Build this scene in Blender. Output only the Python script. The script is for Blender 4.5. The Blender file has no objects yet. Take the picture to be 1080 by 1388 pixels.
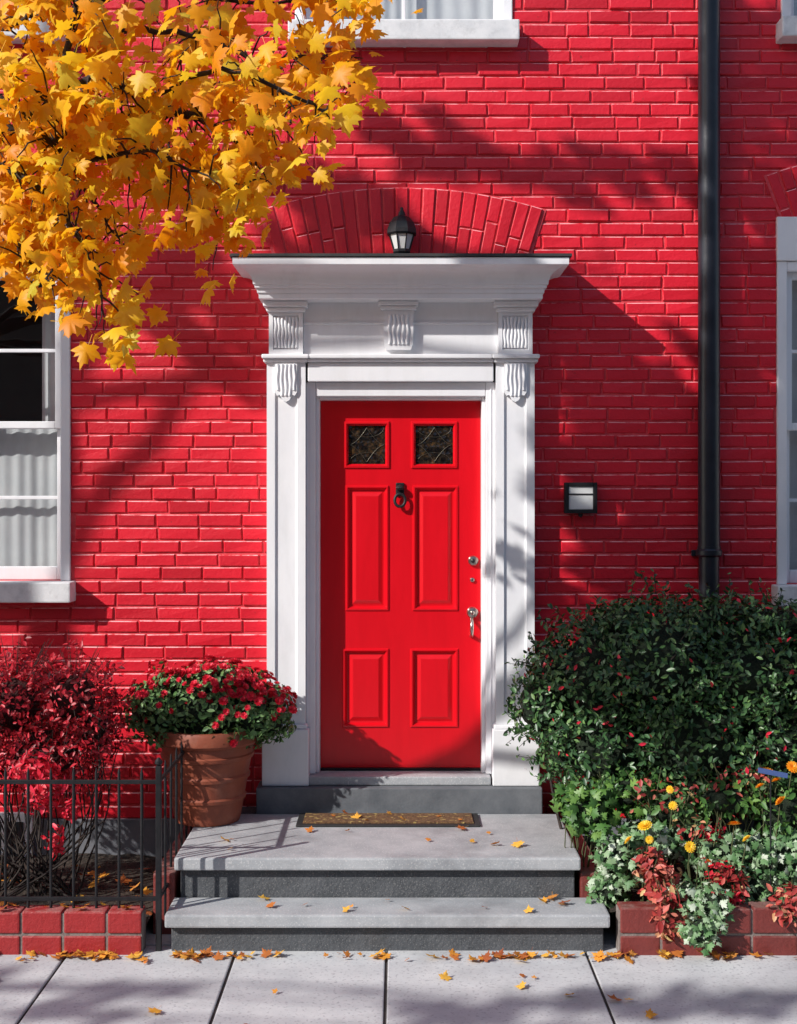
import bpy, bmesh, math, random
import numpy as np
from mathutils import Vector, Matrix
random.seed(7); rng=np.random.default_rng(7)
scene=bpy.context.scene
F=1790.0; CD=7.5; CH=2.15
def at(px,py,y=0.0):
    d=CD+y
    return ((px-540)*d/F, y, CH-(py-670)*d/F)
# sun : travel direction
L=Vector((1.6,1.14,-1.24)).normalized()
S=-L
# ------------------------------------------------------------ materials
def newmat(name):
    m=bpy.data.materials.new(name); m.use_nodes=True
    nt=m.node_tree; b=nt.nodes['Principled BSDF']; return m,nt,b
def N(nt,t,**k):
    n=nt.nodes.new(t)
    for a,v in k.items(): setattr(n,a,v)
    return n
def noise(nt,scale,detail=4,rough=.6,coord='Object',vec=(1,1,1)):
    tc=N(nt,'ShaderNodeTexCoord'); mp=N(nt,'ShaderNodeMapping'); mp.inputs['Scale'].default_value=vec
    nt.links.new(tc.outputs[coord],mp.inputs[0])
    n=N(nt,'ShaderNodeTexNoise'); n.inputs['Scale'].default_value=scale; n.inputs['Detail'].default_value=detail; n.inputs['Roughness'].default_value=rough
    nt.links.new(mp.outputs[0],n.inputs['Vector']); return n.outputs['Fac']
def ramp(nt,fac,stops,interp='LINEAR'):
    r=N(nt,'ShaderNodeValToRGB'); r.color_ramp.interpolation=interp
    e=r.color_ramp.elements
    while len(e)<len(stops): e.new(.5)
    for i,(p,c) in enumerate(stops):
        e[i].position=p; e[i].color=(*c,1) if len(c)==3 else c
    nt.links.new(fac,r.inputs[0]); return r.outputs[0]
def mix(nt,fac,a,b,mode='MIX'):
    m=N(nt,'ShaderNodeMix',data_type='RGBA',blend_type=mode)
    for s,v in ((m.inputs[0],fac),(m.inputs[6],a),(m.inputs[7],b)):
        if isinstance(v,(int,float)): s.default_value=v
        elif isinstance(v,tuple): s.default_value=(*v,1)
        else: nt.links.new(v,s)
    return m.outputs[2]
def bump(nt,b,h,strength,dist=.01):
    bp=N(nt,'ShaderNodeBump'); bp.inputs['Strength'].default_value=strength; bp.inputs['Distance'].default_value=dist
    nt.links.new(h,bp.inputs['Height']); nt.links.new(bp.outputs[0],b.inputs['Normal'])
def surf(name,c1,c2,scale=8,rough=.6,bs=.3,bscale=60,bd=.004,vec=(1,1,1),metal=0,spec=.5,speck=None,stain=None):
    m,nt,b=newmat(name)
    c=ramp(nt,noise(nt,scale,6,.65,vec=vec),[(.3,c1),(.7,c2)])
    if speck:
        c=mix(nt,ramp(nt,noise(nt,speck[0],2,.5),[(.58,(0,0,0)),(.66,(1,1,1))]),c,speck[1])
    if stain:
        c=mix(nt,ramp(nt,noise(nt,stain[0],5,.7,vec=stain[3] if len(stain)>3 else (1,1,1)),[(.5,(0,0,0)),(.78,(stain[2],)*3)]),c,stain[1])
    nt.links.new(c,b.inputs['Base Color'])
    b.inputs['Roughness'].default_value=rough; b.inputs['Metallic'].default_value=metal
    b.inputs['Specular IOR Level'].default_value=spec
    if bs: bump(nt,b,noise(nt,bscale,5,.6,vec=vec),bs,bd)
    return m
def leafmat(name,stops,trans=.3,rough=.5,interp='LINEAR',dk=.3):
    m,nt,b=newmat(name)
    g=N(nt,'ShaderNodeNewGeometry')
    c=ramp(nt,g.outputs['Random Per Island'],stops,interp)
    c=mix(nt,ramp(nt,noise(nt,25,2),[(.4,(0,0,0)),(.8,(dk,dk,dk))]),c,tuple(x*.45 for x in stops[0][1]))
    nt.links.new(c,b.inputs['Base Color']); b.inputs['Roughness'].default_value=rough
    if trans>0:
        t=N(nt,'ShaderNodeBsdfTranslucent'); nt.links.new(c,t.inputs[0])
        ms=N(nt,'ShaderNodeMixShader'); ms.inputs[0].default_value=trans
        nt.links.new(b.outputs[0],ms.inputs[1]); nt.links.new(t.outputs[0],ms.inputs[2])
        nt.links.new(ms.outputs[0],nt.nodes['Material Output'].inputs[0])
    return m
# painted brick
def brickmat(name,base,dark,sun_tint,sun_tint_amt,chip=.6,bmp=.6):
    m,nt,b=newmat(name)
    g=N(nt,'ShaderNodeNewGeometry')
    c=ramp(nt,g.outputs['Random Per Island'],[(0,dark),(.35,base),(1,tuple(min(1,x*1.12) for x in base))])
    c=mix(nt,ramp(nt,noise(nt,3,6,.7),[(.35,(0,0,0)),(.7,(.45,.45,.45))]),c,dark)
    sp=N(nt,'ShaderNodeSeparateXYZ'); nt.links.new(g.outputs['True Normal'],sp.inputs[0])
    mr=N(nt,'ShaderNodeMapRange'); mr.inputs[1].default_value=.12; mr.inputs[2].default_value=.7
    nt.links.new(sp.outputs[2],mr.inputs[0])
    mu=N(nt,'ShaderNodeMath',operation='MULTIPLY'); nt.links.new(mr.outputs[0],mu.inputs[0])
    nt.links.new(ramp(nt,noise(nt,11,4,.7),[(.36,(0,0,0)),(.56,(sun_tint_amt,)*3)]),mu.inputs[1])
    c=mix(nt,mu.outputs[0],c,sun_tint)  # pale pink on upward faces: sunlit ledges put into the colour
    c=mix(nt,ramp(nt,noise(nt,38,3,.6),[(.70,(0,0,0)),(.73,(chip,chip,chip))]),c,(.20,.02,.02))
    nt.links.new(c,b.inputs['Base Color']); b.inputs['Roughness'].default_value=.45
    bump(nt,b,noise(nt,45,6,.65),bmp,.005); return m
M={}
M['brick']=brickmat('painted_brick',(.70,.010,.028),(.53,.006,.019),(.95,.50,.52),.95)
M['mortar']=surf('painted_mortar',(.58,.012,.026),(.78,.09,.11),16,.6,.6,60,.004)  # paler pink patches paint sun catching the joints into the colour
M['white']=surf('white_paint',(.80,.80,.83),(.86,.86,.875),3,.42,.16,24,.004,stain=(5,(.56,.56,.55),.4,(1,1,.25)))
M['white2']=surf('white_stone_sill',(.62,.63,.65),(.80,.80,.81),9,.6,.35,50,.004,stain=(14,(.38,.38,.38),.6))
M['door']=surf('red_door_paint',(.64,.003,.010),(.72,.004,.013),2,.30,.10,14,.003,vec=(6,6,1))
M['black']=surf('black_iron',(.006,.006,.008),(.018,.018,.02),20,.5,.2,80,.002,spec=.35)
M['pipe']=surf('black_pipe_paint',(.010,.012,.018),(.025,.028,.04),6,.33,.25,25,.003)
M['flash']=surf('lead_flashing',(.02,.02,.022),(.05,.05,.05),12,.6,.3)
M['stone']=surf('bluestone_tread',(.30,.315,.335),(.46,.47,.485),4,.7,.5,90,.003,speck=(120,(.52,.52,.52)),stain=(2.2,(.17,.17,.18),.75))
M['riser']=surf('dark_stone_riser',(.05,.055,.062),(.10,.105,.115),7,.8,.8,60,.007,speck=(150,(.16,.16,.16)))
M['base']=surf('grey_stone_base',(.09,.10,.115),(.16,.17,.185),7,.8,.5,70,.004)
M['found']=surf('foundation_render',(.12,.13,.15),(.19,.19,.21),5,.85,.4,60)
M['conc']=surf('pavement_concrete',(.44,.45,.47),(.62,.625,.63),2.5,.8,.4,120,.002,speck=(60,(.38,.38,.40)),stain=(1.4,(.27,.27,.28),.75))
M['grout']=surf('joint_grout',(.03,.028,.025),(.08,.07,.065),12,.9)
M['emortar']=surf('edging_mortar',(.14,.11,.10),(.28,.24,.22),25,.95,.8,60,.006)
M['asph']=surf('asphalt',(.04,.04,.042),(.06,.06,.062),30,.85,.5,150,.004)
M['gnd']=surf('ground_earth',(.08,.075,.06),(.13,.12,.1),1,.9)
M['soil']=surf('soil',(.025,.018,.012),(.06,.042,.03),18,.95,1.0,40,.03)
M['terra']=surf('terracotta',(.20,.045,.022),(.33,.085,.04),6,.6,.3,50,.003,stain=(7,(.40,.22,.16),.35))
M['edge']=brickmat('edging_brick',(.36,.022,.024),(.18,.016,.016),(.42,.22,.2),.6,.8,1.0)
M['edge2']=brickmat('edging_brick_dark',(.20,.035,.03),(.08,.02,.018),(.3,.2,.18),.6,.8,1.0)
M['metal']=surf('aged_nickel',(.40,.37,.33),(.55,.52,.48),20,.28,0,metal=1)
M['bark']=surf('bark',(.015,.010,.009),(.04,.028,.022),20,.85,1,30,.01,vec=(1,1,.3))
M['room']=surf('dark_room',(.02,.02,.022),(.05,.045,.04),2,.9,0)
M['curtain']=surf('curtain_cloth',(.52,.53,.55),(.66,.66,.67),3,.9,.1)
M['opal']=surf('opal_glass',(.62,.63,.62),(.75,.75,.74),5,.2,0)
M['coir']=surf('coir_mat',(.05,.02,.010),(.26,.14,.06),60,.95,1,160,.01,speck=(38,(.42,.30,.10)))
M['rubber']=surf('mat_rubber',(.012,.012,.012),(.03,.03,.03),30,.7)
M['core']=surf('hedge_core',(.005,.012,.005),(.014,.026,.010),12,.95,1,30,.03)  # near-black so gaps between leaves look deep: shade put into the colour
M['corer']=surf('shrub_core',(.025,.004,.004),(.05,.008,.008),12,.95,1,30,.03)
M['oppw']=surf('opposite_facade',(.16,.11,.09),(.24,.17,.13),.6,.85,.2)
M['oppg']=surf('opposite_glass',(.03,.035,.045),(.05,.055,.06),1,.1,0)
M['stem']=surf('green_stem',(.05,.07,.02),(.09,.09,.04),20,.7,0)
M['bluelabel']=surf('plant_label_blue',(.05,.09,.25),(.08,.13,.32),20,.4,0)
M['lead']=surf('lead_came',(.06,.055,.04),(.13,.12,.09),30,.4,0,metal=.6)
def glassmat(name='window_glass',refl=.09,bs=.12,bsc=3,tint=(.9,.92,.92)):
    m=bpy.data.materials.new(name); m.use_nodes=True; nt=m.node_tree; nt.nodes.clear()
    o=N(nt,'ShaderNodeOutputMaterial'); t=N(nt,'ShaderNodeBsdfTransparent'); t.inputs[0].default_value=(*tint,1)
    g=N(nt,'ShaderNodeBsdfGlossy'); g.inputs['Roughness'].default_value=.015
    ge=N(nt,'ShaderNodeNewGeometry'); dt=N(nt,'ShaderNodeVectorMath',operation='DOT_PRODUCT')
    nt.links.new(ge.outputs['Normal'],dt.inputs[0]); nt.links.new(ge.outputs['Incoming'],dt.inputs[1])
    ab=N(nt,'ShaderNodeMath',operation='ABSOLUTE'); nt.links.new(dt.outputs['Value'],ab.inputs[0])
    su=N(nt,'ShaderNodeMath',operation='SUBTRACT'); su.inputs[0].default_value=1; nt.links.new(ab.outputs[0],su.inputs[1])
    pw=N(nt,'ShaderNodeMath',operation='POWER'); nt.links.new(su.outputs[0],pw.inputs[0]); pw.inputs[1].default_value=5
    ma=N(nt,'ShaderNodeMath',operation='MULTIPLY_ADD'); nt.links.new(pw.outputs[0],ma.inputs[0]); ma.inputs[1].default_value=.85; ma.inputs[2].default_value=refl
    bp=N(nt,'ShaderNodeBump'); bp.inputs['Strength'].default_value=bs; bp.inputs['Distance'].default_value=.01
    nt.links.new(noise(nt,bsc,2),bp.inputs['Height']); nt.links.new(bp.outputs[0],g.inputs['Normal'])
    ms=N(nt,'ShaderNodeMixShader'); nt.links.new(ma.outputs[0],ms.inputs[0]); nt.links.new(t.outputs[0],ms.inputs[1]); nt.links.new(g.outputs[0],ms.inputs[2])
    nt.links.new(ms.outputs[0],o.inputs[0]); return m
M['glass']=glassmat(refl=.14)
def etched():
    m,nt,b=newmat('patterned_glass')
    tc=N(nt,'ShaderNodeTexCoord'); vo=N(nt,'ShaderNodeTexVoronoi'); vo.inputs['Scale'].default_value=36; nt.links.new(tc.outputs['Object'],vo.inputs['Vector'])
    c=ramp(nt,noise(nt,24,5,.7),[(.42,(.006,.005,.005)),(.56,(.025,.018,.012)),(.70,(.12,.06,.02)),(.82,(.22,.18,.13))])  # brown-orange mottle paints tree reflections into the glass colour
    nt.links.new(c,b.inputs['Base Color']); b.inputs['Roughness'].default_value=.12; b.inputs['Specular IOR Level'].default_value=.45
    bump(nt,b,vo.outputs['Distance'],.7,.010); return m
M['etched']=etched()
# ------------------------------------------------------------ helpers
def empty(name,loc=(0,0,0)):
    e=bpy.data.objects.new(name,None); scene.collection.objects.link(e); e.location=loc; e.empty_display_size=.1
    return e
def link(o,parent=None):
    scene.collection.objects.link(o)
    if parent:
        o.parent=parent; o.matrix_parent_inverse=Matrix.Translation(-Vector(parent.location))
    return o
def mesh(name,v,f,mat,parent=None,smooth=False):
    me=bpy.data.meshes.new(name); me.from_pydata([tuple(x) for x in v],[],f); me.materials.append(M[mat] if isinstance(mat,str) else mat)
    if smooth: me.polygons.foreach_set('use_smooth',[True]*len(me.polygons))
    me.update(); return link(bpy.data.objects.new(name,me),parent)
def box(name,x0,x1,y0,y1,z0,z1,mat,parent=None,bev=.004):
    bm=bmesh.new(); bmesh.ops.create_cube(bm,size=1)
    for v in bm.verts: v.co=Vector(((x0+x1)/2+v.co.x*(x1-x0),(y0+y1)/2+v.co.y*(y1-y0),(z0+z1)/2+v.co.z*(z1-z0)))
    if bev: bmesh.ops.bevel(bm,geom=bm.edges[:],offset=bev,segments=2,affect='EDGES',profile=.6)
    bmesh.ops.recalc_face_normals(bm,faces=bm.faces)
    me=bpy.data.meshes.new(name); bm.to_mesh(me); bm.free(); me.materials.append(M[mat])
    return link(bpy.data.objects.new(name,me),parent)
def lathe(name,prof,c,mat,parent=None,n=40,smooth=True):
    v=[];f=[]
    for r,z in prof:
        for i in range(n):
            a=2*math.pi*i/n+math.pi/n; v.append((c[0]+r*math.cos(a),c[1]+r*math.sin(a),c[2]+z))
    for j in range(len(prof)-1):
        for i in range(n):
            k=(i+1)%n; f.append((j*n+i,j*n+k,(j+1)*n+k,(j+1)*n+i))
    f.append(tuple(range(n))[::-1]); f.append(tuple(range((len(prof)-1)*n,len(prof)*n)))
    o=mesh(name,v,f,mat,parent)
    if smooth:
        for p in o.data.polygons:
            if len(p.vertices)==4: p.use_smooth=True
        o.data.set_sharp_from_angle(angle=math.radians(35))
    return o
def tubes(name,lines,mat,parent=None,res=3):
    cu=bpy.data.curves.new(name,'CURVE'); cu.dimensions='3D'; cu.bevel_depth=1; cu.bevel_resolution=res; cu.use_fill_caps=True
    for ln in lines:
        s=cu.splines.new('POLY'); s.points.add(len(ln)-1)
        for p,q in zip(s.points,ln): p.co=(q[0],q[1],q[2],1); p.radius=q[3]
    cu.materials.append(M[mat]); return link(bpy.data.objects.new(name,cu),parent)
def wob(pts,r0,r1,sub=5,amp=.03):
    pts=[Vector(p) for p in pts]; out=[]; n=len(pts)-1
    for i in range(n):
        p0=pts[max(i-1,0)];p1=pts[i];p2=pts[i+1];p3=pts[min(i+2,n)]
        for k in range(sub+(1 if i==n-1 else 0)):
            t=k/sub
            q=.5*((2*p1)+(-p0+p2)*t+(2*p0-5*p1+4*p2-p3)*t*t+(-p0+3*p1-3*p2+p3)*t**3)
            s=(i+t)/n
            q=q+Vector((random.uniform(-1,1),random.uniform(-1,1),random.uniform(-1,1)))*amp*(0 if s==0 else 1)
            out.append((*q,r0+(r1-r0)*s))
    return out
def inst(name,bv,bf,pos,R,sc,mat,parent=None):
    """merge copies of a small leaf mesh"""
    bv=np.array(bv,float); k=len(pos); nv=len(bv)
    v=np.einsum('kij,nj->kni',R,bv)*np.asarray(sc)[:,None,None]+np.asarray(pos)[:,None,:]
    v=v.reshape(-1,3)
    lens=np.array([len(f) for f in bf]); flat=np.concatenate([np.array(f) for f in bf])
    loops=(flat[None,:]+np.arange(k)[:,None]*nv).reshape(-1)
    tot=np.tile(lens,k); start=np.concatenate([[0],np.cumsum(tot)[:-1]])
    me=bpy.data.meshes.new(name); me.vertices.add(len(v)); me.vertices.foreach_set('co',v.reshape(-1))
    me.loops.add(len(loops)); me.loops.foreach_set('vertex_index',loops.astype(np.int32))
    me.polygons.add(len(tot)); me.polygons.foreach_set('loop_start',start.astype(np.int32))
    me.update(calc_edges=True); me.validate()
    me.materials.append(M[mat]); return link(bpy.data.objects.new(name,me),parent)
def frames(n,t):
    n=n/np.linalg.norm(n,axis=1,keepdims=True); x=np.cross(t,n); x/=np.linalg.norm(x,axis=1,keepdims=True)+1e-9
    y=np.cross(n,x); return np.stack([x,y,n],axis=2)
def rv(k): 
    a=rng.normal(size=(k,3)); return a/np.linalg.norm(a,axis=1,keepdims=True)
_r=[(0,0),(.20,-.10),(.44,-.10),(.36,.10),(.52,.16),(.70,.36),(.44,.40),(.46,.58),(.20,.52),(.24,.74),(.10,.80),(0,1.08)]
_o=_r+[(-x,y) for x,y in _r[-2:0:-1]]
MAPLE_V=[(0,.32,.03)]+[(x,y,-.28*abs(x)-.10*(y-.3)**2) for x,y in _o]
MAPLE_V=[(x,y-.3,z) for x,y,z in MAPLE_V]
MAPLE_F=[(0,i+1,(i+1)%len(_o)+1) for i in range(len(_o))]
LOBE_V=list(MAPLE_V); LOBE_F=list(MAPLE_F)
b=len(MAPLE_V); MAPLE_V+=[(-.012,-.3,0),(.012,-.3,0),(.012,-.75,.08),(-.012,-.75,.08)]; MAPLE_F.append((b,b+1,b+2,b+3))
DROOP_V=[(x*.92,y,z*1.5-.22*y*y+.06*math.sin(9*x+4*y)) for x,y,z in MAPLE_V]
OVAL_V=[(0,-.5,0),(.24,-.1,.07),(0,0,-.02),(-.24,-.1,.07),(.18,.28,.05),(0,.55,-.06),(-.18,.28,.05)]
OVAL_F=[(0,1,2),(0,2,3),(1,4,5,2),(2,5,6,3)]
CURL_V=[(x,y,z*1.0+.55*x*x+.35*y*y*(1 if y>0 else .4)) for x,y,z in MAPLE_V]
# ------------------------------------------------------------ camera, light
cam=bpy.data.cameras.new('camera'); co=bpy.data.objects.new('camera',cam); scene.collection.objects.link(co)
co.location=(0,-CD,CH); co.rotation_euler=(math.radians(90),0,0)
cam.sensor_fit='HORIZONTAL'; cam.sensor_width=36; cam.lens=F/1080*36; cam.shift_y=-24/1080; cam.clip_end=600
scene.camera=co
sl=bpy.data.lights.new('sun','SUN'); sl.energy=5.0; sl.angle=math.radians(.6); sl.color=(1,.965,.915)
so=bpy.data.objects.new('sun',sl); scene.collection.objects.link(so); so.rotation_euler=L.to_track_quat('-Z','Y').to_euler(); so.location=(-8,-8,12)
w=bpy.data.worlds.new('World'); scene.world=w; w.use_nodes=True; nt=w.node_tree
sky=nt.nodes.new('ShaderNodeTexSky'); sky.sky_type='NISHITA'; sky.sun_disc=False
sky.sun_elevation=math.asin(S.z); sky.sun_rotation=math.atan2(S.x,S.y)
bg=nt.nodes['Background']; bg.inputs[1].default_value=.15; nt.links.new(sky.outputs[0],bg.inputs[0])
scene.view_settings.view_transform='Standard'; scene.view_settings.look='None'; scene.view_settings.exposure=0
# ------------------------------------------------------------ ground
mesh('ground',[(-250,-250,-.17),(250,-250,-.17),(250,250,-.17),(-250,250,-.17)],[(0,1,2,3)],'gnd')
mesh('road',[(-120,-13,-.13),(120,-13,-.13),(120,-3.6,-.13),(-120,-3.6,-.13)],[(0,1,2,3)],'asph')
pav=empty('pavement')
box('bedding',-40,40,-3.45,.2,-.165,-.010,'grout',pav,0)
xs=[-9.6,-7.9,-6.2,-4.4,-2.75,-1.55,-.766,-.056,.88,1.9,2.8,4.5,6.2,7.9,9.6]; ys=[-3.43,-2.42,-1.2,0]
for i in range(len(xs)-1):
    for j in range(3):
        box('slab',xs[i]+.007,xs[i+1]-.007,ys[j]+.007,ys[j+1]-.007,-.05,random.uniform(-.003,.002),'conc',pav,.006)
kb=empty('kerb')
for i in range(16): box('kerb_stone',-12+i*1.5+.004,-10.5+i*1.5-.004,-3.6,-3.455,-.16,.0,'stone',kb,.012)
box('far_pavement',-60,60,-16.5,-13,-.165,0,'conc',None,.01)
op=empty('opposite_house')
box('walls',-30,30,-26,-17,-.17,9,'oppw',op,0)
for i in range(16):
    for j in range(3): box('window',-28+i*3.6,-26.6+i*3.6,-17.01,-16.95,1.2+j*2.8,3+j*2.8,'oppg',op,0)
# ------------------------------------------------------------ house
house=empty('brick_house')
c0=.012
LW=(-3.09,-1.86,1.66,3.72); RW=(2.145,3.38,1.64,3.72); UW=(-.587,.645,4.80,6.6); UR=(2.17,3.4,4.82,6.6); UL=(-3.1,-1.87,4.82,6.6)
DO=(c0-.70,c0+.70,.30,3.30)
holes=[LW,RW,UW,UR,UL,DO]
def subtract(rects,h):
    out=[]
    for (a,b_,c,d) in rects:
        if h[0]>=b_ or h[1]<=a or h[2]>=d or h[3]<=c: out.append((a,b_,c,d)); continue
        if a<h[0]: out.append((a,h[0],c,d))
        if b_>h[1]: out.append((h[1],b_,c,d))
        xa,xb=max(a,h[0]),min(b_,h[1])
        if c<h[2]: out.append((xa,xb,c,h[2]))
        if d>h[3]: out.append((xa,xb,h[3],d))
    return out
X0,X1,Z0,Z1=-6.5,6.5,.31,7.2
rects=[(X0,X1,Z0,Z1)]
for h in holes: rects=subtract(rects,h)
v=[];f=[]
for a,b_,c,d in rects:
    k=len(v); v+=[(a,0,c),(b_,0,c),(b_,0,d),(a,0,d)]; f.append((k,k+1,k+2,k+3))
for a,b_,c,d in holes:
    for p,q in (((a,c),(b_,c)),((b_,c),(b_,d)),((b_,d),(a,d)),((a,d),(a,c))):
        k=len(v); v+=[(p[0],0,p[1]),(q[0],0,q[1]),(q[0],.24,q[1]),(p[0],.24,p[1])]; f.append((k,k+1,k+2,k+3))
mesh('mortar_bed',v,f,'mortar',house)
H=.0752; BL=.236; J=.0055
v=[];f=[]
def addbrick(a,b_,c,d,y):
    global v,f
    if b_-a<.02 or d-c<.012: return
    k=len(v); ch=.0046
    jt=[random.uniform(-.0022,.0022) for _ in range(8)]
    t=[random.uniform(-.0022,.0022) for _ in range(4)]
    P=[(a+jt[0],c+jt[1]),(b_+jt[2],c+jt[3]),(b_+jt[4],d+jt[5]),(a+jt[6],d+jt[7])]
    sg=[(1,1),(-1,1),(-1,-1),(1,-1)]
    for p in P: v.append((p[0],.004,p[1]))
    for p in P: v.append((p[0],-y+ch*1.1,p[1]))
    for p,s_,tt in zip(P,sg,t): v.append((p[0]+s_[0]*ch,-y+tt,p[1]+s_[1]*ch))
    for r in (0,4):
        for i in range(4): f.append((k+r+i,k+r+(i+1)%4,k+r+4+(i+1)%4,k+r+4+i))
    f.append((k+8,k+9,k+10,k+11))
row=0; z=Z0
while z<Z1-.01:
    xx=X0+(0 if row%2 else -BL/2)+random.uniform(-.03,.03)
    dz=random.uniform(-.0018,.0018)
    while xx<X1:
        l=BL+random.uniform(-.016,.016)
        if random.random()<.05: l*=.55
        rs=[(max(xx,X0)+J,min(xx+l,X1)-J,z+J+dz,z+H-J+dz)]
        for h in holes: rs=subtract(rs,(h[0]-.002,h[1]+.002,h[2]-.002,h[3]+.002))
        y=.0100+random.gauss(0,.0020)
        for r in rs: addbrick(*r,y)
        xx+=l
    z+=H; row+=1
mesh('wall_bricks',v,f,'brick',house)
def arch(cx,apex_z,R,depth,halfw,n):
    cz=apex_z-R; th=math.asin(halfw/R); v=[];f=[]
    m=24
    for i in range(m+1):
        a=-th-.006+(2*th+.012)*i/m
        for r in (R+.006,R-depth-.004): v+=[(cx+r*math.sin(a),-.0135,cz+r*math.cos(a)),(cx+r*math.sin(a),0,cz+r*math.cos(a))]
    for i in range(m):
        k=i*4; f+=[(k,k+2,k+6,k+4),(k,k+4,k+5,k+1),(k+2,k+3,k+7,k+6)]
    f+=[(0,1,3,2),(m*4,m*4+2,m*4+3,m*4+1)]
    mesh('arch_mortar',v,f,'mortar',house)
    v=[];f=[]
    for i in range(n):
        a0=-th+2*th*i/n; a1=-th+2*th*(i+1)/n; g=.0052/R; ch=.0045
        yy=-.024+random.gauss(0,.0025)
        split=random.choice([None,.5,.5,.36,.64])
        segs=[(R-depth,R)] if split is None else [(R-depth,R-depth*split-.004),(R-depth*split+.004,R)]
        for r0,r1 in segs:
            k=len(v); P=[(a0+g,r0),(a1-g,r0),(a1-g,r1),(a0+g,r1)]
            jj=[random.uniform(-.0018,.0018) for _ in range(4)]
            for a,r in P: v.append((cx+r*math.sin(a),-.004,cz+r*math.cos(a)))
            for a,r in P: v.append((cx+r*math.sin(a),yy+ch,cz+r*math.cos(a)))
            for (a,r),(sa,sr),q in zip(P,((1,1),(-1,1),(-1,-1),(1,-1)),jj):
                a+=sa*ch/R; r+=sr*ch; v.append((cx+r*math.sin(a),yy+q,cz+r*math.cos(a)))
            for rr in (0,4):
                for q in range(4): f.append((k+rr+q,k+rr+(q+1)%4,k+rr+4+(q+1)%4,k+rr+4+q))
            f.append((k+8,k+9,k+10,k+11))
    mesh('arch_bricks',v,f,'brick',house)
arch(.02,3.885,2.68,.40,.80,21)
arch((RW[0]+RW[1])/2,4.08,1.9,.33,.68,19)
arch((LW[0]+LW[1])/2,4.08,1.9,.33,.68,19)
box('foundation',X0,DO[0]-.1,-.03,.2,-.1,Z0,'found',house,.004)
box('foundation',DO[1]+.1,X1,-.03,.2,-.1,Z0,'found',house,.004)
box('side_wall',X0-.2,X0-.002,0,9,-.1,7.2,'brick',house,0)
box('side_wall',X1+.002,X1+.2,0,9,-.1,7.2,'brick',house,0)
box('back_wall',X0-.2,X1+.2,9.002,9.2,-.1,7.2,'brick',house,0)
box('roof',X0-.4,X1+.4,-.3,9.4,7.203,7.4,'flash',house,.01)
box('room_backing',X0,X1,.95,1.0,-.1,7.19,'room',house,0)
box('inner_floor',X0,X1,.26,.94,.25,.3,'room',house,0)
box('inner_floor',X0,X1,.26,.94,4.2,4.35,'room',house,0)
def nested(bm,x0,x1,z0,z1,steps,y0):
    prev=None
    for ins,dy in steps:
        cur=[bm.verts.new((x,y0+dy,z)) for x,z in ((x0+ins,z0+ins),(x1-ins,z0+ins),(x1-ins,z1-ins),(x0+ins,z1-ins))]
        if prev:
            for i in range(4): bm.faces.new((prev[i],prev[(i+1)%4],cur[(i+1)%4],cur[i]))
        prev=cur
    return bm.faces.new(prev)
def panelled(name,x0,x1,z0,z1,y0,panels,mat,parent,thick=.045):
    bm=bmesh.new()
    rs=[(x0,x1,z0,z1)]
    for p in panels: rs=subtract(rs,p[:4])
    for a,b_,c,d in rs: bm.faces.new([bm.verts.new(q) for q in ((a,y0,c),(b_,y0,c),(b_,y0,d),(a,y0,d))])
    for p in panels:
        fc=nested(bm,*p[:4],p[4],y0)
        if not p[5]: bm.faces.remove(fc)
    for p,q in (((x0,z0),(x1,z0)),((x1,z0),(x1,z1)),((x1,z1),(x0,z1)),((x0,z1),(x0,z0))):
        bm.faces.new([bm.verts.new(r) for r in ((p[0],y0,p[1]),(p[0],y0+thick,p[1]),(q[0],y0+thick,q[1]),(q[0],y0,q[1]))])
    me=bpy.data.meshes.new(name); bm.to_mesh(me); bm.free(); me.materials.append(M[mat])
    return link(bpy.data.objects.new(name,me),parent)
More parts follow.
